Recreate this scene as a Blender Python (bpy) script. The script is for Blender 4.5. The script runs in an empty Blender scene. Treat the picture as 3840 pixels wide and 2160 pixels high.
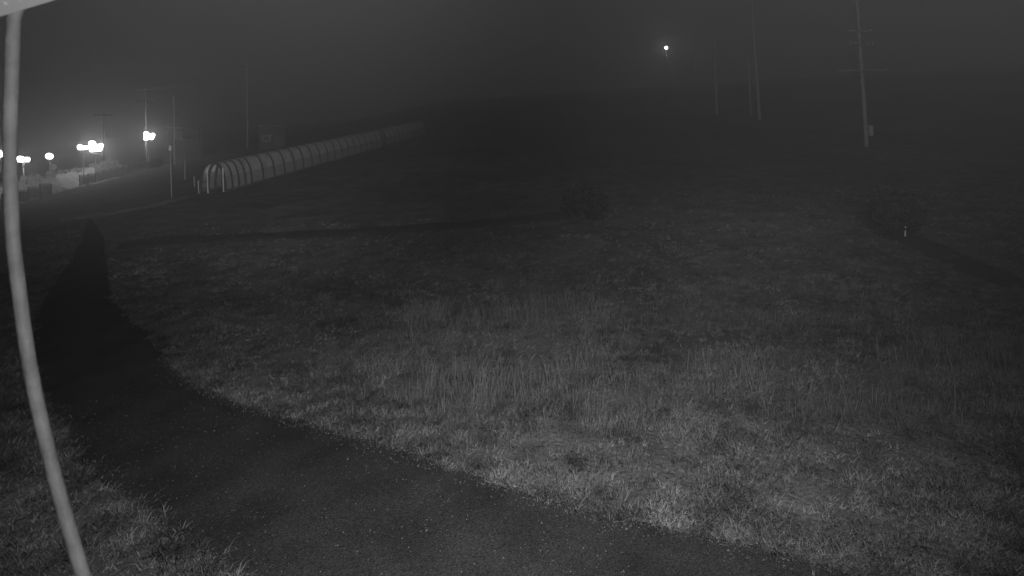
import bpy, bmesh, math, random
import numpy as np
from mathutils import Vector, Matrix, Euler, noise

# ------------------------------------------------------------------ camera, sky, light, exposure
S = bpy.context.scene
C = S.collection
F = 530.0                      # focal length in pixels of a 1024 px wide frame
HOR = 175.0                    # row of the level line of sight
CAM = Vector((0.0, 0.0, 4.5))
ROLL = math.radians(-2.0)
cd = bpy.data.cameras.new('camera')
cam = bpy.data.objects.new('camera', cd); C.objects.link(cam)
cd.sensor_width = 36.0
cd.lens = F / 1024 * 36.0
cd.shift_y = -(288 - HOR) / 1024
cd.clip_start = 0.02
cd.clip_end = 2000
cd.dof.use_dof = True
cd.dof.focus_distance = 30.0
cd.dof.aperture_fstop = 7.0
CROT = Euler((math.pi / 2, 0, 0)).to_matrix() @ Matrix.Rotation(ROLL, 3, 'Z')
cam.matrix_world = Matrix.Translation(CAM) @ CROT.to_4x4()
S.camera = cam

W = bpy.data.worlds.new('World'); S.world = W; W.use_nodes = True
nt = W.node_tree
bg = nt.nodes['Background']
bg.inputs[0].default_value = (0.016, 0.016, 0.016, 1)      # foggy, starless night sky, seen in monochrome infrared
bg.inputs[1].default_value = 1.0

# stands in for the watching camera's infrared light, plus added slope and pole beams
def infrared(name, kind, off, aim, watts, cone=0.0, blend=1.0):
    l = bpy.data.lights.new(name, kind); l.energy = watts; l.shadow_soft_size = 0.03
    if kind == 'SPOT': l.spot_size = math.radians(cone); l.spot_blend = blend
    o = bpy.data.objects.new(name, l); C.objects.link(o); o.location = CAM + Vector(off)
    o.rotation_euler = Vector(aim).to_track_quat('-Z', 'Y').to_euler()
infrared('infrared_near_lamp', 'SPOT', (0.8, 0.0, 0.5), (-0.11, 1.0, -0.07), 6000, 118)
infrared('infrared_slope_fill', 'SPOT', (0.0, 0.0, 1.0), (-0.48, 1.0, 0.39), 58000, 68)  # added unseen beam that lifts the tunnel and far slope
infrared('infrared_pole_fill', 'SPOT', (0.05, 0.0, 1.0), (0.42, 1.0, 0.33), 14000, 74)  # added unseen beam that brightens the right-hand poles
infrared('infrared_ring_spill', 'POINT', (0.12, -0.02, -0.1), (0, 1, 0), 14)

S.view_settings.view_transform = 'Standard'
S.view_settings.look = 'None'
S.view_settings.exposure = 0.0
S.view_settings.gamma = 1.0
S.cycles.volume_bounces = 1
S.cycles.max_bounces = 6
S.cycles.transparent_max_bounces = 48
S.cycles.use_denoising = True
S.cycles.sample_clamp_indirect = 1.0

rng = np.random.default_rng(7)
random.seed(7)

# ------------------------------------------------------------------ terrain
def base_plane(x, y):
    d = max(0.0, -30 - x)                       # the slope drops away towards the lamp-lit lane
    return -3.42 + 0.03 * x + 0.172 * y - 0.025 * min(d, 60) - 0.0018 * min(d, 60) ** 2

def smax(p, k=1.6):
    return 0.5 * (p + math.sqrt(p * p + k * k)) - 0.5 * (math.sqrt(25 + k * k) - 5)

PATH_TOP = [(-40, 47), (-29.5, 37), (-24, 31)] + [(-14.66, 19.23), (-12.36, 16.92), (-10.77, 15.4), (-8.26, 12.68), (-7.29, 11.7), (-5.55, 10.48), (-4.06, 9.67), (-2.52, 8.85), (-0.93, 7.87), (0.44, 7.04), (1.46, 6.58), (2.49, 6.17), (3.05, 5.91), (3.58, 5.59)] + [(9, 2.9), (15, 0.2)]
PATH_BOT = [(-40, 48), (-29.5, 36.7), (-24, 29.2), (-20, 23.2), (-16, 17.6), (-11.5, 12.4), (-6.73, 8.2), (-5.01, 7.05), (-4.25, 6.5), (-3.61, 6.1), (-3.1, 5.8), (-1.0, 4.6), (3, 2.5), (9, -0.4), (15, -3.4)]
def interp(poly, x):
    return float(np.interp(x, [p[0] for p in poly], [p[1] for p in poly]))

def on_path(x, y, m=0.0):
    return interp(PATH_BOT, x) - m < y < interp(PATH_TOP, x) + m

def lumps(x, y):
    a = noise.noise(Vector((x * 0.9, y * 0.9, 3.1))) * 0.05 + noise.noise(Vector((x * 0.28, y * 0.28, 8.7))) * 0.12
    d = min(abs(y - interp(PATH_TOP, x)), abs(y - interp(PATH_BOT, x)))
    if on_path(x, y): return 0.0
    return a * min(1.0, d / 1.2)

def far_bumps(x, y):
    if y < 18: return 0.0
    t = min(1.0, (y - 18) / 15)
    return t * (noise.noise(Vector((x * 0.06, y * 0.06, 1.3))) * 0.35)

def H(x, y, fine=True):
    z = smax(base_plane(x, y)) + far_bumps(x, y)
    # level run under the conveyor tunnel
    if fine: z += lumps(x, y)
    return z

def ray(px, py):
    return (CROT @ Vector(((px - 512) / F, (HOR - py) / F, -1))).normalized()

def ground(px, py):
    """where the line of sight through a picture point meets the terrain"""
    d = ray(px, py); t = 2.0
    while t < 400:
        p = CAM + d * t
        if p.z < H(p.x, p.y, False):
            lo_, hi_ = t - 0.5, t
            for _ in range(20):
                m = (lo_ + hi_) / 2; q = CAM + d * m
                if q.z < H(q.x, q.y, False): hi_ = m
                else: lo_ = m
            return CAM + d * hi_
        t += 0.5
    return None

def at(px, py, Y):
    d = ray(px, py)
    return CAM + d * (Y / d.y)

# ------------------------------------------------------------------ materials (all grey: the picture is monochrome infrared)
MATS = {}
def mat(name, g, rough=0.8, var=0.25, scale=6.0, bump=0.0, bscale=30.0, metallic=0.0):
    if name in MATS: return MATS[name]
    m = bpy.data.materials.new(name); m.use_nodes = True; MATS[name] = m
    n = m.node_tree; b = n.nodes['Principled BSDF']
    tc = n.nodes.new('ShaderNodeTexCoord'); nz = n.nodes.new('ShaderNodeTexNoise')
    nz.inputs['Scale'].default_value = scale; nz.inputs['Detail'].default_value = 6
    n.links.new(tc.outputs['Object'], nz.inputs['Vector'])
    r = n.nodes.new('ShaderNodeMapRange')
    r.inputs[1].default_value = 0.3; r.inputs[2].default_value = 0.7
    r.inputs[3].default_value = g * (1 - var); r.inputs[4].default_value = g * (1 + var)
    n.links.new(nz.outputs['Fac'], r.inputs[0]); n.links.new(r.outputs[0], b.inputs['Base Color'])
    b.inputs['Roughness'].default_value = rough; b.inputs['Metallic'].default_value = metallic
    if bump:
        nb = n.nodes.new('ShaderNodeTexNoise'); nb.inputs['Scale'].default_value = bscale; nb.inputs['Detail'].default_value = 5
        n.links.new(tc.outputs['Object'], nb.inputs['Vector'])
        bp = n.nodes.new('ShaderNodeBump'); bp.inputs['Strength'].default_value = bump; bp.inputs['Distance'].default_value = 0.05
        n.links.new(nb.outputs['Fac'], bp.inputs['Height']); n.links.new(bp.outputs[0], b.inputs['Normal'])
    return m

def glow(name, s):
    m = bpy.data.materials.new(name); m.use_nodes = True
    n = m.node_tree; n.nodes.clear()
    e = n.nodes.new('ShaderNodeEmission'); e.inputs[0].default_value = (1, 1, 1, 1); e.inputs[1].default_value = s
    o = n.nodes.new('ShaderNodeOutputMaterial'); n.links.new(e.outputs[0], o.inputs[0])
    MATS[name] = m; return m

def ground_material():
    m = bpy.data.materials.new('matted_grass_ground'); m.use_nodes = True; n = m.node_tree; b = n.nodes['Principled BSDF']
    g = n.nodes.new('ShaderNodeNewGeometry')
    n1 = n.nodes.new('ShaderNodeTexNoise'); n1.inputs['Scale'].default_value = 0.9; n1.inputs['Detail'].default_value = 8; n1.inputs['Roughness'].default_value = 0.65
    n2 = n.nodes.new('ShaderNodeTexNoise'); n2.inputs['Scale'].default_value = 14; n2.inputs['Detail'].default_value = 6
    n3 = n.nodes.new('ShaderNodeTexNoise'); n3.inputs['Scale'].default_value = 0.12; n3.inputs['Detail'].default_value = 4
    for q in (n1, n2, n3): n.links.new(g.outputs['Position'], q.inputs['Vector'])
    def mr(src, a, c):
        r = n.nodes.new('ShaderNodeMapRange'); r.inputs[1].default_value = 0.3; r.inputs[2].default_value = 0.7
        r.inputs[3].default_value = a; r.inputs[4].default_value = c
        n.links.new(src.outputs['Fac'], r.inputs[0]); return r
    a = mr(n1, 0.06, 0.16); c = mr(n2, 0.7, 1.3); d = mr(n3, 0.75, 1.25)
    m1 = n.nodes.new('ShaderNodeMath'); m1.operation = 'MULTIPLY'; m2 = n.nodes.new('ShaderNodeMath'); m2.operation = 'MULTIPLY'
    n.links.new(a.outputs[0], m1.inputs[0]); n.links.new(c.outputs[0], m1.inputs[1])
    n.links.new(m1.outputs[0], m2.inputs[0]); n.links.new(d.outputs[0], m2.inputs[1])
    n.links.new(m2.outputs[0], b.inputs['Base Color'])
    b.inputs['Roughness'].default_value = 0.95; b.inputs['Specular IOR Level'].default_value = 0.1
    bp = n.nodes.new('ShaderNodeBump'); bp.inputs['Strength'].default_value = 0.6; bp.inputs['Distance'].default_value = 0.06
    n.links.new(n2.outputs['Fac'], bp.inputs['Height']); n.links.new(bp.outputs[0], b.inputs['Normal'])
    return m

def tone_material(name, lo_, hi_, trans=0.25):
    """leaf or blade: grey tone from a per-face attribute"""
    m = bpy.data.materials.new(name); m.use_nodes = True; n = m.node_tree; b = n.nodes['Principled BSDF']
    at_ = n.nodes.new('ShaderNodeAttribute'); at_.attribute_name = 'tone'
    r = n.nodes.new('ShaderNodeMapRange'); r.inputs[3].default_value = lo_; r.inputs[4].default_value = hi_
    n.links.new(at_.outputs['Fac'], r.inputs[0]); n.links.new(r.outputs[0], b.inputs['Base Color'])
    b.inputs['Roughness'].default_value = 0.75; b.inputs['Specular IOR Level'].default_value = 0.2
    t = n.nodes.new('ShaderNodeBsdfTranslucent'); n.links.new(r.outputs[0], t.inputs[0])
    mx = n.nodes.new('ShaderNodeMixShader'); mx.inputs[0].default_value = trans
    n.links.new(b.outputs[0], mx.inputs[1]); n.links.new(t.outputs[0], mx.inputs[2])
    n.links.new(mx.outputs[0], n.nodes['Material Output'].inputs[0])
    MATS[name] = m; return m

def asphalt_material():
    m = bpy.data.materials.new('gravelly_asphalt'); m.use_nodes = True; n = m.node_tree; b = n.nodes['Principled BSDF']
    g = n.nodes.new('ShaderNodeNewGeometry')
    v = n.nodes.new('ShaderNodeTexVoronoi'); v.inputs['Scale'].default_value = 62
    n2 = n.nodes.new('ShaderNodeTexNoise'); n2.inputs['Scale'].default_value = 1.1; n2.inputs['Detail'].default_value = 7
    n3 = n.nodes.new('ShaderNodeTexNoise'); n3.inputs['Scale'].default_value = 60; n3.inputs['Detail'].default_value = 3
    for q in (v, n2, n3): n.links.new(g.outputs['Position'], q.inputs['Vector'])
    bw = n.nodes.new('ShaderNodeRGBToBW'); n.links.new(v.outputs['Color'], bw.inputs[0])
    r1 = n.nodes.new('ShaderNodeMapRange'); r1.inputs[1].default_value = 0.1; r1.inputs[2].default_value = 0.95; r1.inputs[3].default_value = 0.5; r1.inputs[4].default_value = 1.9
    n.links.new(bw.outputs[0], r1.inputs[0])
    r2 = n.nodes.new('ShaderNodeMapRange'); r2.inputs[1].default_value = 0.3; r2.inputs[2].default_value = 0.7; r2.inputs[3].default_value = 0.017; r2.inputs[4].default_value = 0.038
    n.links.new(n2.outputs['Fac'], r2.inputs[0])
    mm = n.nodes.new('ShaderNodeMath'); mm.operation = 'MULTIPLY'
    n.links.new(r1.outputs[0], mm.inputs[0]); n.links.new(r2.outputs[0], mm.inputs[1]); n.links.new(mm.outputs[0], b.inputs['Base Color'])
    b.inputs['Roughness'].default_value = 0.9; b.inputs['Specular IOR Level'].default_value = 0.2
    bp = n.nodes.new('ShaderNodeBump'); bp.inputs['Strength'].default_value = 0.7; bp.inputs['Distance'].default_value = 0.02
    n.links.new(n3.outputs['Fac'], bp.inputs['Height']); n.links.new(bp.outputs[0], b.inputs['Normal'])
    return m

def sheet_material(name='sheet', cov=(0.4, 0.65), tl_=0.8, df_=0.75, mixf=0.5):
    """clear ribbed polycarbonate of the tunnel, clouded and dusty"""
    m = bpy.data.materials.new('clouded_polycarbonate'); m.use_nodes = True; n = m.node_tree; n.nodes.clear()
    o = n.nodes.new('ShaderNodeOutputMaterial')
    tr = n.nodes.new('ShaderNodeBsdfTransparent'); tl = n.nodes.new('ShaderNodeBsdfTranslucent'); df = n.nodes.new('ShaderNodeBsdfDiffuse')
    tl.inputs[0].default_value = (tl_, tl_, tl_, 1); df.inputs[0].default_value = (df_, df_, df_, 1)
    a = n.nodes.new('ShaderNodeMixShader'); a.inputs[0].default_value = mixf
    n.links.new(tl.outputs[0], a.inputs[1]); n.links.new(df.outputs[0], a.inputs[2])
    g = n.nodes.new('ShaderNodeNewGeometry'); nz = n.nodes.new('ShaderNodeTexNoise'); nz.inputs['Scale'].default_value = 1.6; nz.inputs['Detail'].default_value = 6
    n.links.new(g.outputs['Position'], nz.inputs['Vector'])
    r = n.nodes.new('ShaderNodeMapRange'); r.inputs[1].default_value = 0.3; r.inputs[2].default_value = 0.7; r.inputs[3].default_value = cov[0]; r.inputs[4].default_value = cov[1]
    n.links.new(nz.outputs['Fac'], r.inputs[0])
    x = n.nodes.new('ShaderNodeMixShader'); n.links.new(r.outputs[0], x.inputs[0])
    n.links.new(tr.outputs[0], x.inputs[1]); n.links.new(a.outputs[0], x.inputs[2]); n.links.new(x.outputs[0], o.inputs[0])
    MATS[name] = m; return m

def net_material():
    """dark windbreak netting: mostly covered, a little see-through"""
    m = bpy.data.materials.new('windbreak_netting'); m.use_nodes = True; n = m.node_tree; n.nodes.clear()
    o = n.nodes.new('ShaderNodeOutputMaterial'); tr = n.nodes.new('ShaderNodeBsdfTransparent'); df = n.nodes.new('ShaderNodeBsdfDiffuse')
    df.inputs[0].default_value = (0.09, 0.09, 0.09, 1)
    x = n.nodes.new('ShaderNodeMixShader'); x.inputs[0].default_value = 0.5
    n.links.new(tr.outputs[0], x.inputs[1]); n.links.new(df.outputs[0], x.inputs[2]); n.links.new(x.outputs[0], o.inputs[0])
    MATS['net'] = m; return m

mat('galvanised', 0.42, 0.55, 0.2, 8)
mat('pale_paint', 0.6, 0.6, 0.12, 5)
mat('dark_steel', 0.045, 0.6, 0.25, 9)
mat('weathered_wood', 0.13, 0.85, 0.35, 4, 0.4, 18)
mat('dark_wood', 0.07, 0.85, 0.3, 4, 0.4, 18)
mat('pole_wood', 0.26, 0.85, 0.35, 5, 0.4, 20)
mat('cable_sheath', 0.36, 0.6, 0.22, 28, 0.15, 60)
mat('soffit_metal', 0.75, 0.5, 0.06, 12)
mat('rivet_metal', 0.85, 0.4, 0.05, 30)
mat('gravel_bank', 0.55, 0.95, 0.25, 1.2, 0.9, 4)
mat('concrete', 0.8, 0.9, 0.15, 3, 0.4, 20)
mat('soil_and_shade', 0.03, 0.95, 0.35, 1.5, 0.8, 8)
mat('pale_track', 0.17, 0.95, 0.4, 1.2, 0.8, 9)
mat('roofing', 0.2, 0.8, 0.3, 3)
mat('window_glass', 0.03, 0.15, 0.1, 3)
mat('belt_rubber', 0.03, 0.8, 0.2, 3)
mat('ceramic', 0.5, 0.3, 0.1, 5)
mat('lit_patch_white', 0.93, 0.8, 0.1, 3)  # white painted in for the lit patches of the tunnel entrance
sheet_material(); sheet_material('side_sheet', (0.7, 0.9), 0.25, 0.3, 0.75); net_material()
tone_material('grass_blade', 0.045, 0.27, 0.2)
tone_material('dry_stem', 0.10, 0.24, 0.2)
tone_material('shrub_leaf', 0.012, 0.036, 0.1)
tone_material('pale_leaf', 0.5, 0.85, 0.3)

# ------------------------------------------------------------------ builders
def obj(name, bm, m, parent=None, smooth=False):
    me = bpy.data.meshes.new(name); bm.to_mesh(me); bm.free()
    if smooth:
        for p in me.polygons: p.use_smooth = True
    me.materials.append(MATS[m] if isinstance(m, str) else m)
    o = bpy.data.objects.new(name, me); C.objects.link(o)
    if parent: o.parent = parent
    return o

def link_copy(o, parent, loc=None):
    c = o.copy(); C.objects.link(c); c.parent = parent
    if loc is not None: c.location = loc
    return c

def pydata(name, verts, faces, m, parent=None, smooth=False):
    me = bpy.data.meshes.new(name); me.from_pydata(verts, [], faces); me.update()
    if smooth: me.polygons.foreach_set('use_smooth', [True] * len(me.polygons))
    me.materials.append(MATS[m] if isinstance(m, str) else m)
    o = bpy.data.objects.new(name, me); C.objects.link(o)
    if parent: o.parent = parent
    return o

def tag(o, label, cat, group=None):
    o['label'] = label; o['category'] = cat
    if group: o['group'] = group
    return o

def thing(name, label, cat, loc, rz=0.0, group=None, lean=(0, 0)):
    o = bpy.data.objects.new(name, None); C.objects.link(o)
    o.location = loc; o.rotation_euler = (lean[0], lean[1], rz)
    o.empty_display_size = 0.2
    return tag(o, label, cat, group)

def box(bm, c, s, rot=None):
    g = bmesh.ops.create_cube(bm, size=1.0)
    M = Matrix.Translation(Vector(c)) @ (rot.to_4x4() if rot else Matrix.Identity(4)) @ Matrix.Diagonal((*s, 1))
    bmesh.ops.transform(bm, matrix=M, verts=g['verts'])

def tube(bm, pts, rads, n=10, caps=True):
    pts = [Vector(p) for p in pts]
    if not isinstance(rads, (list, tuple)): rads = [rads] * len(pts)
    rings = []; prev = None
    for i, p in enumerate(pts):
        t = (pts[min(i + 1, len(pts) - 1)] - pts[max(i - 1, 0)]).normalized()
        if prev is None:
            a = Vector((1, 0, 0)) if abs(t.x) < 0.9 else Vector((0, 1, 0))
            u = t.cross(a).normalized()
        else:
            u = (prev - t * prev.dot(t)).normalized()
        prev = u; v = t.cross(u)
        rings.append([bm.verts.new(p + (u * math.cos(2 * math.pi * k / n) + v * math.sin(2 * math.pi * k / n)) * rads[i]) for k in range(n)])
    for a, b in zip(rings, rings[1:]):
        for k in range(n): bm.faces.new((a[k], a[(k + 1) % n], b[(k + 1) % n], b[k]))
    if caps:
        bm.faces.new(list(reversed(rings[0]))); bm.faces.new(rings[-1])

def lathe(bm, prof, n=16):
    rings = [[bm.verts.new((r * math.cos(2 * math.pi * k / n), r * math.sin(2 * math.pi * k / n), z)) for k in range(n)] for r, z in prof]
    for a, b in zip(rings, rings[1:]):
        for k in range(n): bm.faces.new((a[k], a[(k + 1) % n], b[(k + 1) % n], b[k]))
    bm.faces.new(list(reversed(rings[0]))); bm.faces.new(rings[-1])

def shape(fn, *a, **k):
    bm = bmesh.new(); fn(bm, *a, **k); return bm

# ------------------------------------------------------------------ ground sheet
def spacing(lo_, hi_, step, grow, start=0.0):
    out = [start]; s = step; v = start
    while v < hi_:
        v += s; s *= grow; out.append(min(v, hi_))
    s = step; v = start
    while v > lo_:
        v -= s; s *= grow; out.insert(0, max(v, lo_))
    return out
xs = spacing(-230, 230, 0.16, 1.022, 0.5)
ys = spacing(-25, 330, 0.14, 1.022, 7.0)
V = [(x, y, H(x, y)) for y in ys for x in xs]
nx = len(xs)
Fc = [(j * nx + i, j * nx + i + 1, (j + 1) * nx + i + 1, (j + 1) * nx + i) for j in range(len(ys) - 1) for i in range(nx - 1)]
MATS['ground'] = ground_material()
g = pydata('ground', V, Fc, 'ground', smooth=True); g['kind'] = 'structure'

def strip(name, left, right, m, lift, step=0.25, jag=0.0, cross=10, tilt=0.0):
    """a sheet laid on the terrain between two edge lines (lists of x, y with the same count)"""
    L = [Vector((*p, 0)) for p in left]; R = [Vector((*p, 0)) for p in right]
    vs = []; n = 0
    for i in range(len(L) - 1):
        k = max(1, int(max((L[i + 1] - L[i]).length, (R[i + 1] - R[i]).length) / step))
        for q in range(k + (i == len(L) - 2)):
            t = q / k
            a = L[i].lerp(L[i + 1], t); b = R[i].lerp(R[i + 1], t)
            if jag:
                d = (a - b).normalized()
                a = a + d * jag * (noise.noise(a * 1.7) + 0.6 * noise.noise(a * 5.5) + 0.3 * noise.noise(a * 14))
                b = b + d * jag * (noise.noise(b * 1.9) + 0.6 * noise.noise(b * 5.1) + 0.3 * noise.noise(b * 13))
            for c in range(cross + 1):
                p = a.lerp(b, c / cross); e = min(c, cross - c) / cross
                vs.append((p.x, p.y, H(p.x, p.y) + lift * (0.25 + min(1, e * 6) * 0.75) + tilt * (1 - c / cross)))
            n += 1
    w = cross + 1
    fs = [(j * w + i, j * w + i + 1, (j + 1) * w + i + 1, (j + 1) * w + i) for j in range(n - 1) for i in range(cross)]
    o = pydata(name, vs, fs, m, smooth=True); o['kind'] = 'structure'; return o

MATS['asphalt'] = asphalt_material()
px_ = np.concatenate([np.linspace(-29.5, -12, 20)[:-1], np.linspace(-12, 15, 60)])
strip('path', [(x, interp(PATH_TOP, x)) for x in px_], [(x, interp(PATH_BOT, x)) for x in px_], 'asphalt', 0.045, 0.12, 0.10, 24)

def seg_strip(name, pix, w, m, lift=0.12, jag=0.25):
    pts = [ground(*p) for p in pix]
    L, R = [], []
    for i, p in enumerate(pts):
        t = (pts[min(i + 1, len(pts) - 1)] - pts[max(0, i - 1)]); nrm = Vector((-t.y, t.x, 0)).normalized()
        L.append((p.x + nrm.x * w / 2, p.y + nrm.y * w / 2)); R.append((p.x - nrm.x * w / 2, p.y - nrm.y * w / 2))
    return strip(name, L, R, m, lift, 0.5, jag, 6)

seg_strip('shade_and_rut_strip', [(120, 247), (170, 241), (240, 238), (330, 234), (420, 228), (490, 223), (560, 217), (600, 209)], 1.7, 'soil_and_shade')  # dark soil tone painted in for the shade line behind a low berm
seg_strip('shade_and_rut_strip', [(862, 214), (900, 238), (960, 262), (1023, 290)], 1.3, 'soil_and_shade')
seg_strip('track', [(60, 222), (110, 213), (150, 207), (185, 197)], 1.5, 'pale_track', 0.1)

# ------------------------------------------------------------------ grass
def blades(name, n, m, region, hmin, hmax, wid, bend, tone_noise, clump, per=1, spread=0.0):
    vs = np.zeros((n, 5, 3), np.float32); tones = np.zeros(n, np.float32); k = 0; tries = 0
    while k < n and tries < n * 14:
        tries += 1
        cx, cy, s = region()
        if on_path(cx, cy, -0.04 - 0.34 * random.random() ** 4 - .12 * max(0, noise.noise(Vector((cx * 1.3, cy * 1.3, 3))))): continue
        nz = noise.noise(Vector((cx * clump, cy * clump, 5.0))) + 0.6 * noise.noise(Vector((cx * clump * 3.1, cy * clump * 3.1, 9.0)))
        if random.random() > 0.62 + 0.7 * nz: continue
        cz = H(cx, cy) - 0.01
        th = random.uniform(.6, 1.25) * (0.7 + 0.8 * max(0, nz + 0.2)) * s
        tn = 0.5 + 0.5 * noise.noise(Vector((cx * tone_noise, cy * tone_noise, 2.0))) + 0.7 * noise.noise(Vector((cx * 1.9, cy * 2.6, 4.0))) + random.uniform(-.32, .32)
        for q in range(random.randint(max(1, per // 2), per)):
            if k >= n: break
            b = random.random() * 2 * math.pi; sp = spread * random.random() * s
            x, y, z = cx + math.cos(b) * sp, cy + math.sin(b) * sp, cz
            h = (hmin + (hmax - hmin) * random.random() ** 2) * th
            a = random.random() * 2 * math.pi; b += random.uniform(-.7, .7)
            ux, uy = math.cos(a) * wid * s, math.sin(a) * wid * s
            bx, by = math.cos(b) * bend * h + .3 * h * bend, math.sin(b) * bend * h
            vs[k, 0] = (x - ux, y - uy, z); vs[k, 1] = (x + ux, y + uy, z)
            vs[k, 2] = (x + bx * .35 - ux * .7, y + by * .35 - uy * .7, z + h * .6)
            vs[k, 3] = (x + bx * .35 + ux * .7, y + by * .35 + uy * .7, z + h * .6)
            vs[k, 4] = (x + bx, y + by, z + h * (1.0 - 0.35 * bend))
            tones[k] = min(1, max(0, tn + random.uniform(-.12, .12))); k += 1
    vs = vs[:k]; tones = tones[:k]
    me = bpy.data.meshes.new(name)
    me.vertices.add(k * 5); me.vertices.foreach_set('co', vs.reshape(-1))
    idx = np.arange(k, dtype=np.int32)[:, None] * 5
    loops = np.concatenate([idx + np.array([[0, 1, 3, 2]]), idx + np.array([[2, 3, 4]])], axis=1).reshape(-1).astype(np.int32)
    me.loops.add(k * 7); me.loops.foreach_set('vertex_index', loops)
    ls = (np.arange(k, dtype=np.int32)[:, None] * 7 + np.array([[0, 4]])).reshape(-1).astype(np.int32)
    me.polygons.add(k * 2); me.polygons.foreach_set('loop_start', ls)
    me.update(calc_edges=True)
    at_ = me.attributes.new('tone', 'FLOAT', 'FACE'); at_.data.foreach_set('value', np.repeat(tones, 2))
    me.materials.append(MATS[m])
    o = bpy.data.objects.new(name, me); C.objects.link(o); o['kind'] = 'stuff'
    return o

def near_field():
    while True:
        y = 3.2 + 34 * random.random() ** 1.5
        if random.random() < 1.15 - (y - 8) / 23: break
    x = random.uniform(-1.08, 1.08) * (y + 1.0)
    return x, y, 0.85 + y * 0.02
o = blades('grass', 380000, 'grass_blade', near_field, 0.05, 0.17, 0.006, 1.3, 0.5, 0.8, 11, 0.05)
tag(o, 'matted dry grass covering the slope beside the dark path', 'grass')

def stem_field():
    while True:
        y = random.uniform(8.5, 17); x = random.uniform(-3.5, 13)
        if noise.noise(Vector((x * 0.35, y * 0.35, 77))) + random.uniform(-.3, .3) > 0.0: return x, y, 1.0
o = blades('tall_grass', 12000, 'dry_stem', stem_field, 0.2, 0.7, 0.003, 0.4, 0.6, 0.5, 5, 0.06)
tag(o, 'taller dry grass stems standing up from the matted grass', 'grass')

def tussock_edge():
    x = random.uniform(-10, 9); top = interp(PATH_TOP, x)
    if random.random() < .35 and x < 0: return x, interp(PATH_BOT, x) - abs(random.gauss(0, 0.35)) + 0.06, 1.0
    return x, top + abs(random.gauss(0, 0.35)) - 0.06, 1.0
o = blades('verge_grass', 40000, 'grass_blade', tussock_edge, 0.05, 0.17, 0.006, 1.2, 0.7, 1.4, 12, 0.05)
tag(o, 'pale tufted grass hanging over the edge of the dark path', 'grass')

# loose stones and grit on the path, thickest along its edges
def stones(n):
    vs, fs, tn = [], [], []
    while len(tn) < n * 8:
        x = random.uniform(-9, 5); t_, b_ = interp(PATH_TOP, x), interp(PATH_BOT, x)
        r_ = random.random()
        y = t_ + random.gauss(-.05, .16) if r_ < .55 else (b_ + random.gauss(.05, .16) if r_ < .7 else random.uniform(b_, t_))
        z = H(x, y) + .045 * (0.0 if y > t_ or y < b_ else 1.0)
        q = random.uniform(.005, .013) * (1.7 if random.random() < .06 else 1); a = random.random() * 6.3; b = len(vs)
        ca, sa = math.cos(a) * q, math.sin(a) * q; e = random.uniform(.6, 1)
        vs += [(x + ca, y + sa, z), (x - sa * e, y + ca * e, z), (x - ca, y - sa, z), (x + sa * e, y - ca * e, z), (x + ca * .2, y + sa * .2, z + q * .9), (x, y, z - q * .5)]
        for i in range(4): fs += [(b + i, b + (i + 1) % 4, b + 4), (b + (i + 1) % 4, b + i, b + 5)]
        tn += [random.random()] * 8
    o = pydata('loose_stones', vs, fs, 'stone'); o['kind'] = 'stuff'
    o.data.attributes.new('tone', 'FLOAT', 'FACE').data.foreach_set('value', tn)
    return tag(o, 'loose stones and grit scattered along the dark path', 'stones')
tone_material('stone', 0.035, 0.13, 0.0)
stones(8000)

# ------------------------------------------------------------------ tunnel over the conveyor lift
A = ground(242, 187.3); B = ground(378.6, 148.5)
hd = Vector((B.x - A.x, B.y - A.y, 0)); LEN = hd.length; hd.normalize()
side = Vector((hd.y, -hd.x, 0))                 # to the right of travel
ang = math.atan2(hd.y, hd.x) - math.pi / 2
TW, TH = 2.5, 2.62
print('TUNNEL', A, B, LEN, 'depth ratio', B.y / A.y, 'slope', (B.z - A.z) / LEN)
def profile(w=TW, h=TH, n=22):
    """one side foot, over the top, to the other foot: nearly straight walls and a rounded crown"""
    pts = []
    for i in range(n + 1):
        t = i / n * math.pi
        c, s = math.cos(t), math.sin(t)
        e = 0.72
        pts.append((w / 2 * math.copysign(abs(c) ** e, c), h * abs(s) ** 0.78))
    return pts
PROF = profile()
def hoop_bm(thick=0.1, deep=0.22):
    bm = bmesh.new(); rings = []
    for i, (x, z) in enumerate(PROF):
        a = Vector(PROF[max(0, i - 1)]); b = Vector(PROF[min(len(PROF) - 1, i + 1)])
        t = (b - a).normalized(); nrm = Vector((t.y, -t.x))
        o_ = Vector((x, z)) + nrm * 0.03; i_ = Vector((x, z)) - nrm * thick
        rings.append([bm.verts.new((p.x, y, p.y)) for p, y in ((o_, -deep / 2), (o_, deep / 2), (i_, deep / 2), (i_, -deep / 2))])
    for a, b in zip(rings, rings[1:]):
        for k in range(4): bm.faces.new((a[k], a[(k + 1) % 4], b[(k + 1) % 4], b[k]))
    bm.faces.new(rings[0]); bm.faces.new(list(reversed(rings[-1])))
    bmesh.ops.recalc_face_normals(bm, faces=bm.faces)
    return bm
def panel_bm(L, dz, lo_, hi_):
    bm = bmesh.new(); a, b = [], []
    for i, (x, z) in enumerate(PROF[lo_:hi_ + 1]):
        k = 0.995
        a.append(bm.verts.new((x * k, 0.03, z * k))); b.append(bm.verts.new((x * k, L - 0.03, z * k + dz)))
    for i in range(len(a) - 1): bm.faces.new((a[i], a[i + 1], b[i + 1], b[i]))
    return bm
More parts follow.
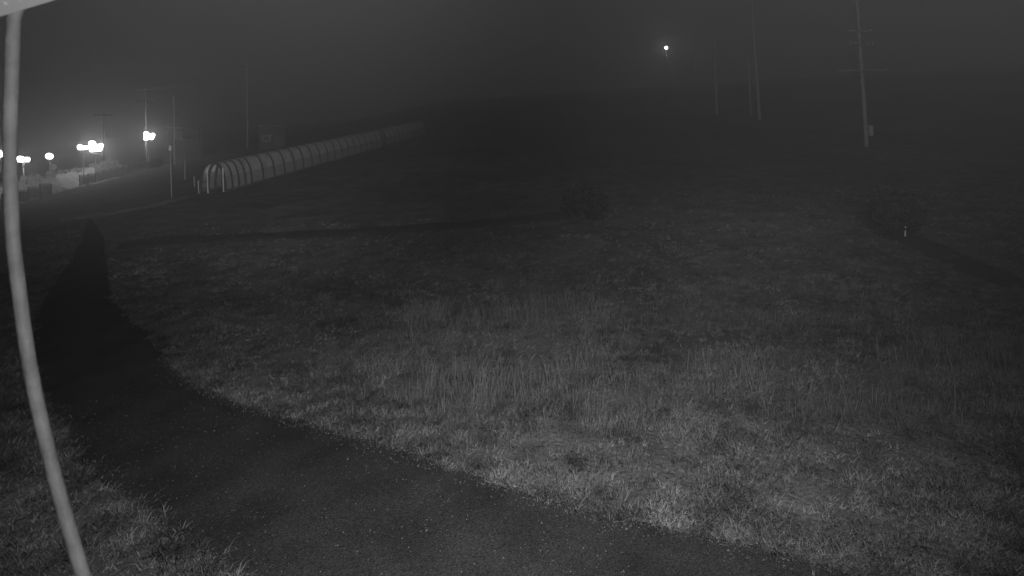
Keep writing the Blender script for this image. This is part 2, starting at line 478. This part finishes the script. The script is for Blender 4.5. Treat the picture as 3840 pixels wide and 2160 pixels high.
def tunnel(start, bays, bay, label, entrance):
    end = start + hd * (bays * bay)
    z0 = H(start.x, start.y, False) - 0.05; z1 = H(end.x, end.y, False) - 0.05
    dz = (z1 - z0) / bays
    root = thing('conveyor_tunnel', label, 'tunnel', (start.x, start.y, z0), ang, 'tunnels over the conveyor lift')
    h0 = p0 = None
    for k in range(bays + 1):
        loc = (0, k * bay, k * dz)
        if h0 is None: h0 = obj('hoop', hoop_bm(), 'dark_steel', root); h0.location = loc
        else: link_copy(h0, root, loc)
        if k < bays:
            if p0 is None:
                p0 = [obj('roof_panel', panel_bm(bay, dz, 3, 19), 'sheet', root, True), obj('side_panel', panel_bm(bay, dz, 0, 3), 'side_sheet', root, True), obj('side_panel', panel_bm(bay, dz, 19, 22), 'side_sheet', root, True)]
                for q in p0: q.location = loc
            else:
                for q in p0: link_copy(q, root, loc)
    for s in (-1, 1):
        bm = bmesh.new(); w = s * (TW / 2 + 0.04)
        tube(bm, [(w, -0.05, 0.1), (w, bays * bay + 0.05, 0.1 + bays * dz)], 0.11, 6)
        obj('base_beam', bm, 'dark_wood', root)
    bm = bmesh.new(); tube(bm, [(0, 0.1, 0.0), (0, bays * bay, bays * dz)], 0.3, 6); obj('conveyor_belt', bm, 'belt_rubber', root).scale = (1, 1, 0.5)
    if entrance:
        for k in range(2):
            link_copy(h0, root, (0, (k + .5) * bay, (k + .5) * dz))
            q = obj('added_bright_panel', panel_bm(bay, dz, 13, 18), 'lit_patch_white', root, True)  # added white panel, its paleness standing in for light inside the entrance
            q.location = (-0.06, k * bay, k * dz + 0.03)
        for x, lab in ((-0.28, None), (1.12, None)):
            obj('entrance_post', shape(box, (x, -0.3 if x < 0 else -0.12, 1.06), (0.07, 0.07, 2.2)), 'pale_paint', root)
        for z in (0.42, 1.02):
            obj('gate_rail', shape(tube, [(-1.6, -0.35, z - 0.05), (-0.25, -0.35, z)], 0.03, 8), 'dark_steel', root)
        obj('gate_post', shape(tube, [(-1.15, -0.36, -0.1), (-1.15, -0.36, 1.1)], 0.045, 8), 'galvanised', root)
    return root
BAY = LEN / 17
C0 = A - side * (TW / 2) - hd * (BAY * 1.2)
tunnel(C0, 19, BAY, 'long clear-roofed arched tunnel with dark hoops and open lit entrance', True)
C1 = C0 + hd * (BAY * 19 + 1.5)
tunnel(C1, 10, BAY, 'faint upper arched tunnel beyond the gap, fading into the haze', False)

# ------------------------------------------------------------------ fence, bank and lamps on the left
def fence_pt(px):
    return None
FY = [(0, 49.0), (119, 76.0), (163, 96.0)]
def fpos(px):
    """a point of the fence line: its distance grows evenly along the line"""
    Y = float(np.interp(px, [q[0] for q in FY], [q[1] for q in FY]))
    p = at(px, 175, Y); return Vector((p.x, p.y, H(p.x, p.y, False)))
F0, F1 = fpos(-14), fpos(163)
fdir = Vector((F1.x - F0.x, F1.y - F0.y, 0)); flen = fdir.length; fdir.normalize()
fang = math.atan2(fdir.y, fdir.x)
def px_of(p):
    c = CROT.transposed() @ (Vector(p) - CAM)
    return 512 + F * c.x / -c.z, HOR - F * c.y / -c.z
print('FENCE', F0, F1, flen)
fence = None
NP = 22; pl = flen / NP
GAP = []
froot = {}
def fence_root(lab, p):
    return thing('picket_fence', lab, 'fence', p, fang)
pick = shape(lambda bm: [box(bm, (0.12 + i * (pl - 0.24) / 8, 0, 0.74), (0.085, 0.025, 1.16)) for i in range(9)])
pickets = obj('pickets', pick, 'dark_steel'); pickets['kind'] = 'stuff'
post = obj('post', shape(box, (0, 0, 0.45), (0.09, 0.09, 1.6)), 'dark_steel')
net = obj('netting', shape(lambda bm: bm.faces.new([bm.verts.new(v) for v in ((0.05, 0.03, -0.35), (pl - 0.05, 0.03, -0.35), (pl - 0.05, 0.03, 1.0), (0.05, 0.03, 1.0))])), 'net')
rail = obj('rail', shape(box, (pl / 2, 0, 1.02), (pl, 0.05, 0.06)), 'dark_steel')
rail2 = obj('rail', shape(box, (pl / 2, 0, 0.22), (pl, 0.05, 0.06)), 'dark_steel')
used = False; cur = None; first_parts = [pickets, post, net, rail, rail2]; fresh = {id(q): True for q in first_parts}
def place(o, root, loc):
    if fresh[id(o)]:
        fresh[id(o)] = False; o.parent = root; o.location = loc; return o
    return link_copy(o, root, loc)
info = []
labs = {0: 'dark stepped picket fence with netting, below the open gap', 1: 'dark stepped picket fence climbing from the open gap into darkness'}
for i in range(NP):
    p = F0 + fdir * (pl * i); q = F0 + fdir * (pl * (i + 1))
    pm = (p + q) / 2
    X = px_of((pm.x, pm.y, H(pm.x, pm.y, False)))[0]
    gap = 54 < X < 82
    info.append((i, round(X), gap))
    if gap:
        if cur == 0:
            place(post, froot[0], ((p - F0).length, 0, H(p.x, p.y, False) - F0.z))
        cur = None; continue
    want = 0 if X <= 68 else 1
    if want not in froot:
        froot[want] = fence_root(labs[want], (F0.x, F0.y, F0.z) if want == 0 else (p.x, p.y, H(p.x, p.y, False)))
        froot[want]['org'] = 0.0
        if want == 1: ORG1 = p.copy(); Z1 = H(p.x, p.y, False)
    r = froot[want]; org = F0 if want == 0 else ORG1; zo = F0.z if want == 0 else Z1
    z = max(H(p.x, p.y, False), H(q.x, q.y, False)) - zo
    d = (p - org).length
    place(pickets, r, (d, 0, z)); place(post, r, (d, 0, z)); place(net, r, (d, 0, z)); place(rail, r, (d, 0, z)); place(rail2, r, (d, 0, z))
    cur = want
for r in froot.values():
    if 'org' in r: del r['org']
print('PANELS', info)

# pale bank behind the fence
fn = Vector((-fdir.y, fdir.x, 0))
if fn.x > 0: fn = -fn
def bank_h(s, t):
    """height of the bank above the terrain, s along the fence, t behind it"""
    prof = max(0.0, min(1.0, (t - 0.5) / 1.7)) * max(0.0, min(1.0, (12 - t) / 4.0))
    fall = max(0.0, min(1.0, (flen * 1.0 - s) / 16))
    b = 1.95 + 0.012 * s + 0.3 * noise.noise(Vector((s * 0.22, 1.0, 0))) + 0.25 * noise.noise(Vector((s * 0.7, t * 0.5, 4)))
    return prof ** 0.8 * fall * b - 0.03
vs, fs = [], []
ns, ntt = 150, 26
for j in range(ntt + 1):
    for i in range(ns + 1):
        s = -8 + i / ns * (flen * 1.06 + 8); t = 0.4 + 12 * (j / ntt) ** 1.6
        p = F0 + fdir * s + fn * t
        vs.append((p.x, p.y, H(p.x, p.y, False) + bank_h(s, t) + 0.06 * noise.noise(Vector((s * 2.2, t * 2.2, 1)))))
fs = [(j * (ns + 1) + i, j * (ns + 1) + i + 1, (j + 1) * (ns + 1) + i + 1, (j + 1) * (ns + 1) + i) for j in range(ntt) for i in range(ns)]
o = pydata('gravel_bank', vs, fs, 'gravel_bank', smooth=True); o['kind'] = 'structure'
def fence_s(px):
    """distance along the fence line at a picture column"""
    lo_, hi_ = 0.0, flen
    for _ in range(30):
        m = (lo_ + hi_) / 2; p = F0 + fdir * m
        if px_of((p.x, p.y, H(p.x, p.y, False)))[0] < px: lo_ = m
        else: hi_ = m
    return lo_
def bank_s(px, t):
    lo_, hi_ = -6.0, flen * 1.05
    for _ in range(30):
        m = (lo_ + hi_) / 2; p = F0 + fdir * m + fn * t
        if px_of((p.x, p.y, H(p.x, p.y, False)))[0] < px: lo_ = m
        else: hi_ = m
    return lo_
# bright concrete kerb in the gap, pale stones along the foot of the fence beyond it
def along(name, s0, s1, t0, t1, m, lift, tilt=0.0):
    n = 14
    L = [(F0 + fdir * (s0 + (s1 - s0) * i / n) + fn * t1) for i in range(n + 1)]
    R = [(F0 + fdir * (s0 + (s1 - s0) * i / n) + fn * t0) for i in range(n + 1)]
    return strip(name, [(p.x, p.y) for p in L], [(p.x, p.y) for p in R], m, lift, 0.3, 0.08, 5, tilt)
along('kerb', bank_s(62, 0.6), bank_s(80.5, 0.6), -0.1, 0.7, 'concrete', 0.08, 0.55)
along('gravel_strip', fence_s(85), fence_s(112), -0.95, -0.3, 'gravel_bank', 0.14)

# ---- leaves
def leaf_clump(name, centre, rx, rz, n, leaf, m, parent, seed=0):
    rr = random.Random(seed); vs, fs, tn = [], [], []
    lobes = [(rr.uniform(-.6, .6) * rx, rr.uniform(-.6, .6) * rx, rr.uniform(0.25, .8) * rz, rr.uniform(.35, .6)) for _ in range(9)]
    for i in range(n):
        lx, ly, lz, lr = rr.choice(lobes)
        d = Vector((rr.gauss(0, 1), rr.gauss(0, 1), rr.gauss(0, 1))).normalized() * lr * rr.random() ** 0.4
        p = Vector(centre) + Vector((lx + d.x * rx, ly + d.y * rx, max(0.02, lz + d.z * rz)))
        a = Euler((rr.uniform(0, 6.3), rr.uniform(0, 6.3), rr.uniform(0, 6.3))).to_matrix()
        L = leaf * rr.uniform(.6, 1.4); b = len(vs)
        for q in ((-.0, -.5, 0), (.3, 0, .05), (0, .5, 0), (-.3, 0, .05)): vs.append(p + a @ (Vector(q) * L))
        fs.append((b, b + 1, b + 2, b + 3)); tn.append(rr.random())
    o = pydata(name, vs, fs, m, parent)
    t = o.data.attributes.new('tone', 'FLOAT', 'FACE'); t.data.foreach_set('value', tn)
    return o
def shrub(label, p, rx, rz, n, leaf, m, seed, group=None):
    r = thing('shrub', label, 'shrub', p, 0, group)
    leaf_clump('foliage', (0, 0, 0), rx, rz, n, leaf, m, r, seed)
    rr = random.Random(seed); bm = bmesh.new()
    for k in range(5):
        a = rr.uniform(0, 6.3)
        tube(bm, [(0, 0, -0.15), (math.cos(a) * rx * .25, math.sin(a) * rx * .25, rz * .4), (math.cos(a) * rx * .5, math.sin(a) * rx * .5, rz * .75)], [0.05, 0.03, 0.01], 5)
    obj('stem', bm, 'dark_wood', r); return r
p = ground(585, 217); shrub('wide low dark shrub at the upper end of the dark ground line', p, 1.7, 1.5, 2600, 0.2, 'shrub_leaf', 3)
p = ground(893, 236); shrub('big dark bushy shrub beside a thin stake', p, 1.0, 1.9, 3200, 0.16, 'shrub_leaf', 4)
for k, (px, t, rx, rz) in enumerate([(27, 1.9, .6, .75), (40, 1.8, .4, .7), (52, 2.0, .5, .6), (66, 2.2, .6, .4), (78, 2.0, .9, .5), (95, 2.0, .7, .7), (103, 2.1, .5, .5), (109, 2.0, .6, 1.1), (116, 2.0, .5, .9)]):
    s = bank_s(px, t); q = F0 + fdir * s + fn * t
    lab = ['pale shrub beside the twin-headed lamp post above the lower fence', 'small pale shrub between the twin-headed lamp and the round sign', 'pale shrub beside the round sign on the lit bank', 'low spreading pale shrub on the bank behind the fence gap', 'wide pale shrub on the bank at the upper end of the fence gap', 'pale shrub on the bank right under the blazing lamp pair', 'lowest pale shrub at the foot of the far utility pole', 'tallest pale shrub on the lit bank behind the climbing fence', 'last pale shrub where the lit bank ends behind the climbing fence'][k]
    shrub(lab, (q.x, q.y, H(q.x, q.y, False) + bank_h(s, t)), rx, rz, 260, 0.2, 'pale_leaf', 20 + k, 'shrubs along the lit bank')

# ---- street lamps
glow('lamp_glow_strong', 27.0); glow('lamp_glow', 21.0); glow('lamp_glow_small', 9.0); glow('hill_glow', 30.0)
def top_at(px, py, base): 
    Y = base.y; return at(px, py, Y)
def lampbase(px, Y):
    p = at(px, 175, Y)
    best = p
    return Vector((p.x, p.y, H(p.x, p.y, False)))
def twin_lamp(label, pb, ptop, gmat, sz=1.0):
    h = ptop.z - pb.z; dx = ptop.x - pb.x
    r = thing('street_lamp', label, 'street lamp', pb, 0, None)
    bm = bmesh.new(); tube(bm, [(0, 0, -0.4), (dx * .5, 0, h * .5), (dx, 0, h)], [.085, .07, .06], 10); obj('pole', bm, 'pale_paint', r, True)
    obj('collar', shape(lathe, [(.06, -.55), (.09, -.25), (.2, -.02), (.12, 0)], 12), 'pale_paint', r, True).location = (dx, 0, h)
    obj('cross_arm', shape(box, (dx, 0, h + .03), (1.0 * sz, .09, .07)), 'pale_paint', r)
    for s in (-1, 1):
        hd_ = obj('lamp_head', shape(lathe, [(.10, .05), (.15, .10), (.15, .16)], 12), 'galvanised', r); hd_.location = (dx + s * .27 * sz, 0, h)
        ln = obj('lamp_lens', shape(lathe, [(.17 * sz, .10), (.23 * sz, .28), (.22 * sz, .44 + .12 * (s < 0)), (.08 * sz, .52 + .14 * (s < 0))], 12), gmat, hd_)
    return r
def globe_lamp(label, pb, ptop, rad, gmat):
    h = ptop.z - pb.z; dx = ptop.x - pb.x
    r = thing('street_lamp', label, 'street lamp', pb, 0, None)
    bm = bmesh.new(); tube(bm, [(0, 0, -0.4), (dx * .5, 0, h * .5), (dx, 0, h - rad)], [.09, .08, .07], 10); obj('pole', bm, 'galvanised', r, True)
    hd_ = obj('lamp_head', shape(lathe, [(.05, 0), (rad * .5, .05), (rad * .55, .12), (rad * .4, .16)], 14), 'dark_steel', r, True)
    hd_.location = (dx, 0, h - rad - .08)
    if rad < .5:
        bm = bmesh.new(); bmesh.ops.create_icosphere(bm, subdivisions=2, radius=rad); g_ = obj('lamp_globe', bm, gmat, r, True); g_.location = (dx, 0, h)
    else:
        rr = random.Random(int(rad * 1000)); b0 = None
        for k in range(9):
            a_ = k * 2.4; d_ = rad * (.12 + .09 * k) * rr.uniform(.75, 1.1)
            c_ = (dx + math.cos(a_) * d_ * 1.1, math.sin(k * 1.7) * .25, h + math.sin(a_) * d_ * .8)
            if b0 is None:
                bm = bmesh.new(); bmesh.ops.create_icosphere(bm, subdivisions=2, radius=rad * .36); b0 = obj('lamp_bulb', bm, gmat, r, True); b0.location = c_
            else:
                q = link_copy(b0, r, c_); q.scale = (rr.uniform(.7, 1.15),) * 3
    return r
def behind(px, t):
    s = fence_s(px); q = F0 + fdir * s + fn * t
    return Vector((q.x, q.y, H(q.x, q.y, False) + bank_h(s, t)))
def lamp(kind, label, px0, py, t, *a):
    # px0: column of the head; the pole stands plumb under it
    s = bank_s(px0, t); q = F0 + fdir * s + fn * t
    Y = q.y; tp = at(px0, py, Y); b = Vector((tp.x, tp.y, H(tp.x, tp.y, False)))
    rel = Vector((b.x, b.y, 0)) - Vector((F0.x, F0.y, 0)); b.z += max(0, bank_h(rel.dot(fdir), rel.dot(fn)))
    return kind(label, b, tp, *a)
lamp(twin_lamp, 'twin-headed lit lamp post beside the strongest lamp pair', 82.9, 150.0, 0.3, 'lamp_glow', 1.25)
lamp(twin_lamp, 'twin-headed lit lamp post above the lower picket fence', 23.5, 162.5, 0.3, 'lamp_glow', 1.2)
lamp(twin_lamp, 'twin-headed lit lamp post half hidden behind the hanging cable', 3.0, 157.5, 0.3, 'lamp_glow', 1.2)
lamp(globe_lamp, 'blazing lamp cluster next to the twin-headed lamp post', 94.5, 147.0, 0.4, 0.95, 'lamp_glow_strong')
lamp(globe_lamp, 'blazing lamp cluster standing alone near the tall thin pole', 148.0, 136.2, 0.4, 0.9, 'lamp_glow_strong')
lamp(globe_lamp, 'small lit globe lamp beside the round sign', 49.3, 156.3, 6.0, 0.42, 'lamp_glow_small')

def round_sign(label, px, py, Y):
    tp = at(px, py, Y); b = Vector((tp.x, tp.y, H(tp.x, tp.y, False))); h = tp.z - b.z
    r = thing('round_sign', label, 'sign', b)
    obj('post', shape(tube, [(0, 0, -.3), (0, 0, h)], .05, 8), 'galvanised', r)
    bm = bmesh.new(); lathe(bm, [(.36, -.02), (.38, 0), (.36, .02)], 20); d = obj('sign_disc', bm, 'galvanised', r)
    d.rotation_euler = (math.pi / 2, 0, 0.5); d.location = (0, -.08, h)
round_sign('grey round sign on a post beside the small globe lamp', 53.5, 167.0, 66)

# ------------------------------------------------------------------ poles
def pole(name, label, cat, base, top, r0, r1, arms=(), m='pole_wood', group=None, extra=None):
    """base, top: points; arms: (fraction of height, half length, angle, tilt)"""
    v = top - base
    r = thing(name, label, cat, base, 0, group)
    bm = bmesh.new(); tube(bm, [(0, 0, -.6)] + [tuple(v * (i / 6)) for i in range(7)], [r0] + [r0 + (r1 - r0) * i / 6 for i in range(7)], 12)
    obj('pole', bm, m, r, True)
    for f_, half, a_, tl in arms:
        c = v * f_; d = Vector((math.cos(a_) * half, math.sin(a_) * half, half * tl))
        ar = obj('cross_arm', shape(tube, [c - d + Vector((0, -r0, 0)), c + d + Vector((0, -r0, 0))], .07, 6), 'weathered_wood', r)
        for u in (-.85, -.45, .45, .85):
            q = c + d * u + Vector((0, -r0, .05))
            i_ = obj('insulator', shape(lathe, [(.05, 0), (.07, .06), (.04, .1), (.06, .15), (.03, .2)], 8), 'ceramic', ar); i_.location = q
    return r
def vpole(px, py_base, px_top, py_top):
    b = ground(px, py_base); t = at(px_top, py_top, b.y); return b, t
b, t = vpole(867, 147, 852.5, -70)
r = pole('utility_pole', 'thick tall utility pole with crossarms and a small box', 'utility pole', b, t, .175, .12, ((.47, 1.4, .15, -.05), (.53, .9, -.6, -.2), (.35, 2.0, -.5, -.12)))
q = t - b
obj('meter_box', shape(box, tuple(q * .07 + Vector((.42, -.05, .1))), (.3, .25, .95)), 'galvanised', r)
obj('box_bracket', shape(box, tuple(q * .07 + Vector((.2, -.05, .1))), (.35, .08, .08)), 'galvanised', r)
b = at(759.5, 112, 84); b.z = H(b.x, b.y, False); t = at(750, -30, 84); pole('tall_pole', 'tall slim pole with a shorter post right beside it', 'pole', b, t, .24, .16, m='galvanised')
b = at(750.5, 100, 92); b.z = H(b.x, b.y, False); t = at(748, 52, 92); pole('short_post', 'shorter faint post right beside the tall slim pole', 'pole', b, t, .2, .16, m='galvanised')
b = at(716.5, 96, 96); b.z = H(b.x, b.y, False); t = at(714, 27, 96); pole('tall_pole', 'faint slim pole between the hill lamp and tall slim pole', 'pole', b, t, .22, .16, m='galvanised')
b, t = vpole(693, 95, 690.5, 50); pole('short_post', 'very faint low post nearest the hill lamp', 'pole', b, t, .18, .15, m='galvanised')
b = ground(905, 241); pole('stake', 'thin pale stake in front of the big dark shrub', 'stake', b, at(905.5, 226, b.y), .03, .025, m='galvanised')
# lit lamp on the hill
b = ground(668, 108); tp = at(666.2, 47.8, b.y)
globe_lamp('single small lit lamp high on the dark hillside', b, tp, .36, 'hill_glow')

b, t = vpole(247.6, 148, 246.4, 66); pole('utility_pole', 'utility pole with one crossarm standing behind the tunnel roof', 'utility pole', b, t, .2, .14, ((.985, 1.1, .2, 0),))
b = at(174.9, 175, 88); b.z = H(b.x, b.y, False); pole('tall_pole', 'tall thin pole behind the box-topped post', 'pole', b, at(173.6, 97, b.y), .1, .07, m='galvanised')
PT = {}
b = at(147, 175, 92); b.z = H(b.x, b.y, False); t = at(145, 89, b.y); PT['a'] = t
pole('utility_pole', 'utility pole with crossarms rising above the lone lamp cluster', 'utility pole', b, t, .17, .12, ((.97, 1.4, .3, 0), (.85, 1.4, .3, 0)))
b = at(104, 175, 98); b.z = H(b.x, b.y, False); t = at(104, 113, b.y); PT['b'] = t
pole('utility_pole', 'far utility pole with one crossarm behind the blazing lamp pair', 'utility pole', b, t, .17, .12, ((.97, 1.5, .3, 0),))
def wire(label, p, q, sag):
    bm = bmesh.new(); p, q = Vector(p), Vector(q)
    tube(bm, [p.lerp(q, i / 16) - Vector((0, 0, sag * 4 * (i / 16) * (1 - i / 16))) for i in range(17)], .022, 5)
    tag(obj('overhead_wire', bm, 'galvanised'), label, 'wire', 'wires between the utility poles')
u0 = ground(247.6, 148); U = at(246.4, 67, u0.y)
for k in (-1, 1):
    d = Vector((math.cos(.3), math.sin(.3), 0)) * k * 1.2
    wire('thin overhead wire strung between the two taller utility poles', PT['a'] + d, U + d * .8, .8)
    wire('thin overhead wire strung between the far and middle utility poles', PT['b'] + d, PT['a'] + d, .7)

# posts in front of the tunnel
def box_post(label, px, pyb, pxt, pyt, hw, hh, r_):
    b = ground(px, pyb); t = at(pxt, pyt, b.y); v = t - b
    r = thing('box_topped_post', label, 'post', b)
    obj('post', shape(tube, [(0, 0, -.4), tuple(v * .5), tuple(v)], r_, 10), 'galvanised', r, True)
    bm = bmesh.new(); lathe(bm, [(hw * .55, 0), (hw, .05), (hw, hh * .2), (hw * .75, hh * .25), (hw * .85, hh * .9), (hw * .6, hh)], 14)
    h = obj('box_head', bm, 'pale_paint', r); h.location = v
    return r
box_post('slim post with a pale box head in front of the fence end', 171.8, 197, 169.8, 151.0, .16, .45, .035)
box_post('small pale-headed stub post at the foot of the tall thin pole', 176, 160, 175.6, 153.5, .17, .4, .05)
b = ground(185, 180); pole('short_post', 'plain short post between the box-topped post and tunnel entrance', 'post', b, at(184.8, 161.0, b.y), .05, .045, m='galvanised')
b = ground(194.5, 186); pole('short_post', 'low faint post just left of the tunnel gate rails', 'post', b, at(194.2, 176, b.y), .05, .045, m='galvanised')

# ------------------------------------------------------------------ huts on the slope
def hut(label, px, Y, py_eave, w, d, rz, open_front, lit=None):
    p = at(px, 175, Y); z = H(p.x, p.y, False); e = at(px, py_eave, Y); h = max(2.0, e.z - z)
    r = thing('hut' if not open_front else 'open_shelter', label, 'hut' if not open_front else 'shelter', (p.x, p.y, z), rz)
    if open_front:
        for sx in (-1, 0, 1):
            for sy in (-1, 1): obj('post', shape(box, (sx * w * .45, sy * d * .45, h / 2 - .3), (.14, .14, h + .6)), 'weathered_wood', r)
        obj('back_wall', shape(box, (0, d * .4, h * .35), (w * .9, .06, h * .7)), 'dark_wood', r)
    else:
        for k, (cx, cy, sx, sy) in enumerate(((0, -d / 2, w, .1), (0, d / 2, w, .1), (-w / 2, 0, .1, d - .1), (w / 2, 0, .1, d - .1))):
            obj('wall', shape(box, (cx, cy, h / 2 - .3), (sx, sy, h + .6)), 'dark_wood', r)
        dr = obj('door', shape(box, (w * .22, -d / 2 - .07, 1.0), (.9, .05, 2.0)), 'weathered_wood', r)
        obj('door_handle', shape(box, (w * .22 + .32, -d / 2 - .12, 1.0), (.12, .06, .05)), 'galvanised', dr)
        wn = obj('window', shape(box, (-w * .22, -d / 2 - .06, 1.5), (1.0, .04, .8)), 'window_glass', r)
        obj('window_frame', shape(lambda bm: [box(bm, (-w * .22 + a, -d / 2 - .09, 1.5 + b_), s) for a, b_, s in ((-.55, 0, (.1, .06, 1.0)), (.55, 0, (.1, .06, 1.0)), (0, .45, (1.0, .06, .1)), (0, -.45, (1.0, .06, .1)))]), 'pale_paint', wn)
        lp = obj('wall_light', shape(lathe, [(.1, 0), (.16, .1), (.16, .3), (.08, .36)], 10), 'ceramic', r); lp.location = (-w * .02, -d / 2 - .22, 1.9)
    bm = bmesh.new(); ov = .35
    vs_ = [(-w / 2 - ov, -d / 2 - ov, h - .05), (w / 2 + ov, -d / 2 - ov, h - .05), (w / 2 + ov, d / 2 + ov, h + .55), (-w / 2 - ov, d / 2 + ov, h + .55)]
    a = [bm.verts.new(v) for v in vs_]; b = [bm.verts.new((v[0], v[1], v[2] + .18)) for v in vs_]
    bm.faces.new(list(reversed(a))); bm.faces.new(b)
    for k in range(4): bm.faces.new((a[k], a[(k + 1) % 4], b[(k + 1) % 4], b[k]))
    rf = obj('roof', bm, 'roofing', r)
    obj('fascia', shape(box, (0, -d / 2 - ov - .03, h + .04), (w + 2 * ov, .05, .22)), 'weathered_wood', rf)
    return r
hut('small dark hut with a pale roof edge behind the tunnel', 274, 96, 127.5, 4.2, 3.2, .35, False)
hut('open dark shelter on posts behind the tall thin pole', 187, 100, 129.5, 5.0, 3.5, .35, True)

# ------------------------------------------------------------------ cable and soffit close to the camera
cab = [(21, -2), (14.5, 15), (13, 30), (11.5, 80), (9.8, 135), (10.2, 180), (13, 240), (19, 290), (25.5, 340), (36, 398), (50, 458), (66, 518), (84, 578), (104, 640)]
pts = [CAM + ray(*p) * (.62 / ray(*p).y) for p in cab]
sm = []
for i in range(len(pts) - 1):
    p0, p1, p2, p3 = pts[max(0, i - 1)], pts[i], pts[i + 1], pts[min(len(pts) - 1, i + 2)]
    for k in range(8):
        t = k / 8
        sm.append(0.5 * ((2 * p1) + (p2 - p0) * t + (2 * p0 - 5 * p1 + 4 * p2 - p3) * t * t + (3 * p1 - p0 - 3 * p2 + p3) * t ** 3))
sm.append(pts[-1])
tag(obj('hanging_cable', shape(tube, sm, .0068, 16), 'cable_sheath', None, True), 'pale curved cable hanging close by from the perforated plate', 'cable')

e0 = CAM + ray(-30, 25.5) * (.60 / ray(-30, 25.5).y); e1 = CAM + ray(85, -9) * (.60 / ray(85, -9).y)
ed = (e1 - e0).normalized(); back = Vector((-.22, -.55, .30)).normalized(); back = (back - ed * back.dot(ed)).normalized(); nn = ed.cross(back).normalized()
if nn.z > 0: nn = -nn
r = thing('soffit_plate', 'pale riveted metal plate in the corner above the cable', 'plate', e0)
bm = bmesh.new(); Lp = (e1 - e0).length; Wd = .35
cor = [Vector((0, 0, 0)), ed * Lp, ed * Lp + back * Wd, back * Wd]
a = [bm.verts.new(c) for c in cor]; b_ = [bm.verts.new(c - nn * .012) for c in cor]
bm.faces.new(a); bm.faces.new(list(reversed(b_)))
for k in range(4): bm.faces.new((a[k], b_[k], b_[(k + 1) % 4], a[(k + 1) % 4]))
bmesh.ops.recalc_face_normals(bm, faces=bm.faces)
obj('plate', bm, 'soffit_metal', r)
rv = None
Q = Matrix((ed, back, nn)).transposed().to_4x4()
for i in range(9):
    for j in range(8):
        c = ed * (.004 + i * .0165 + (j % 2) * .008) + back * (.012 + j * .018)
        if rv is None:
            bm = bmesh.new(); lathe(bm, [(.0022, -.0005), (.0022, .0006), (.0012, .0016)], 10); bmesh.ops.transform(bm, matrix=Q, verts=bm.verts)
            rv = obj('rivet', bm, 'rivet_metal', r); rv.location = c
        else: link_copy(rv, r, c)

# ------------------------------------------------------------------ the foggy air
bm = bmesh.new(); box(bm, (0, 152, 36), (480, 384, 84))
hz = obj('haze', bm, 'concrete'); hz['kind'] = 'stuff'; hz.display_type = 'WIRE'
tag(hz, 'thin night fog hanging over the whole slope', 'haze')
m = bpy.data.materials.new('fog'); m.use_nodes = True; n = m.node_tree; n.nodes.clear()
pv = n.nodes.new('ShaderNodeVolumePrincipled'); pv.inputs['Color'].default_value = (.97, .97, .97, 1)
pv.inputs['Density'].default_value = .006; pv.inputs['Anisotropy'].default_value = .85
o_ = n.nodes.new('ShaderNodeOutputMaterial'); n.links.new(pv.outputs[0], o_.inputs['Volume'])
hz.data.materials.clear(); hz.data.materials.append(m)
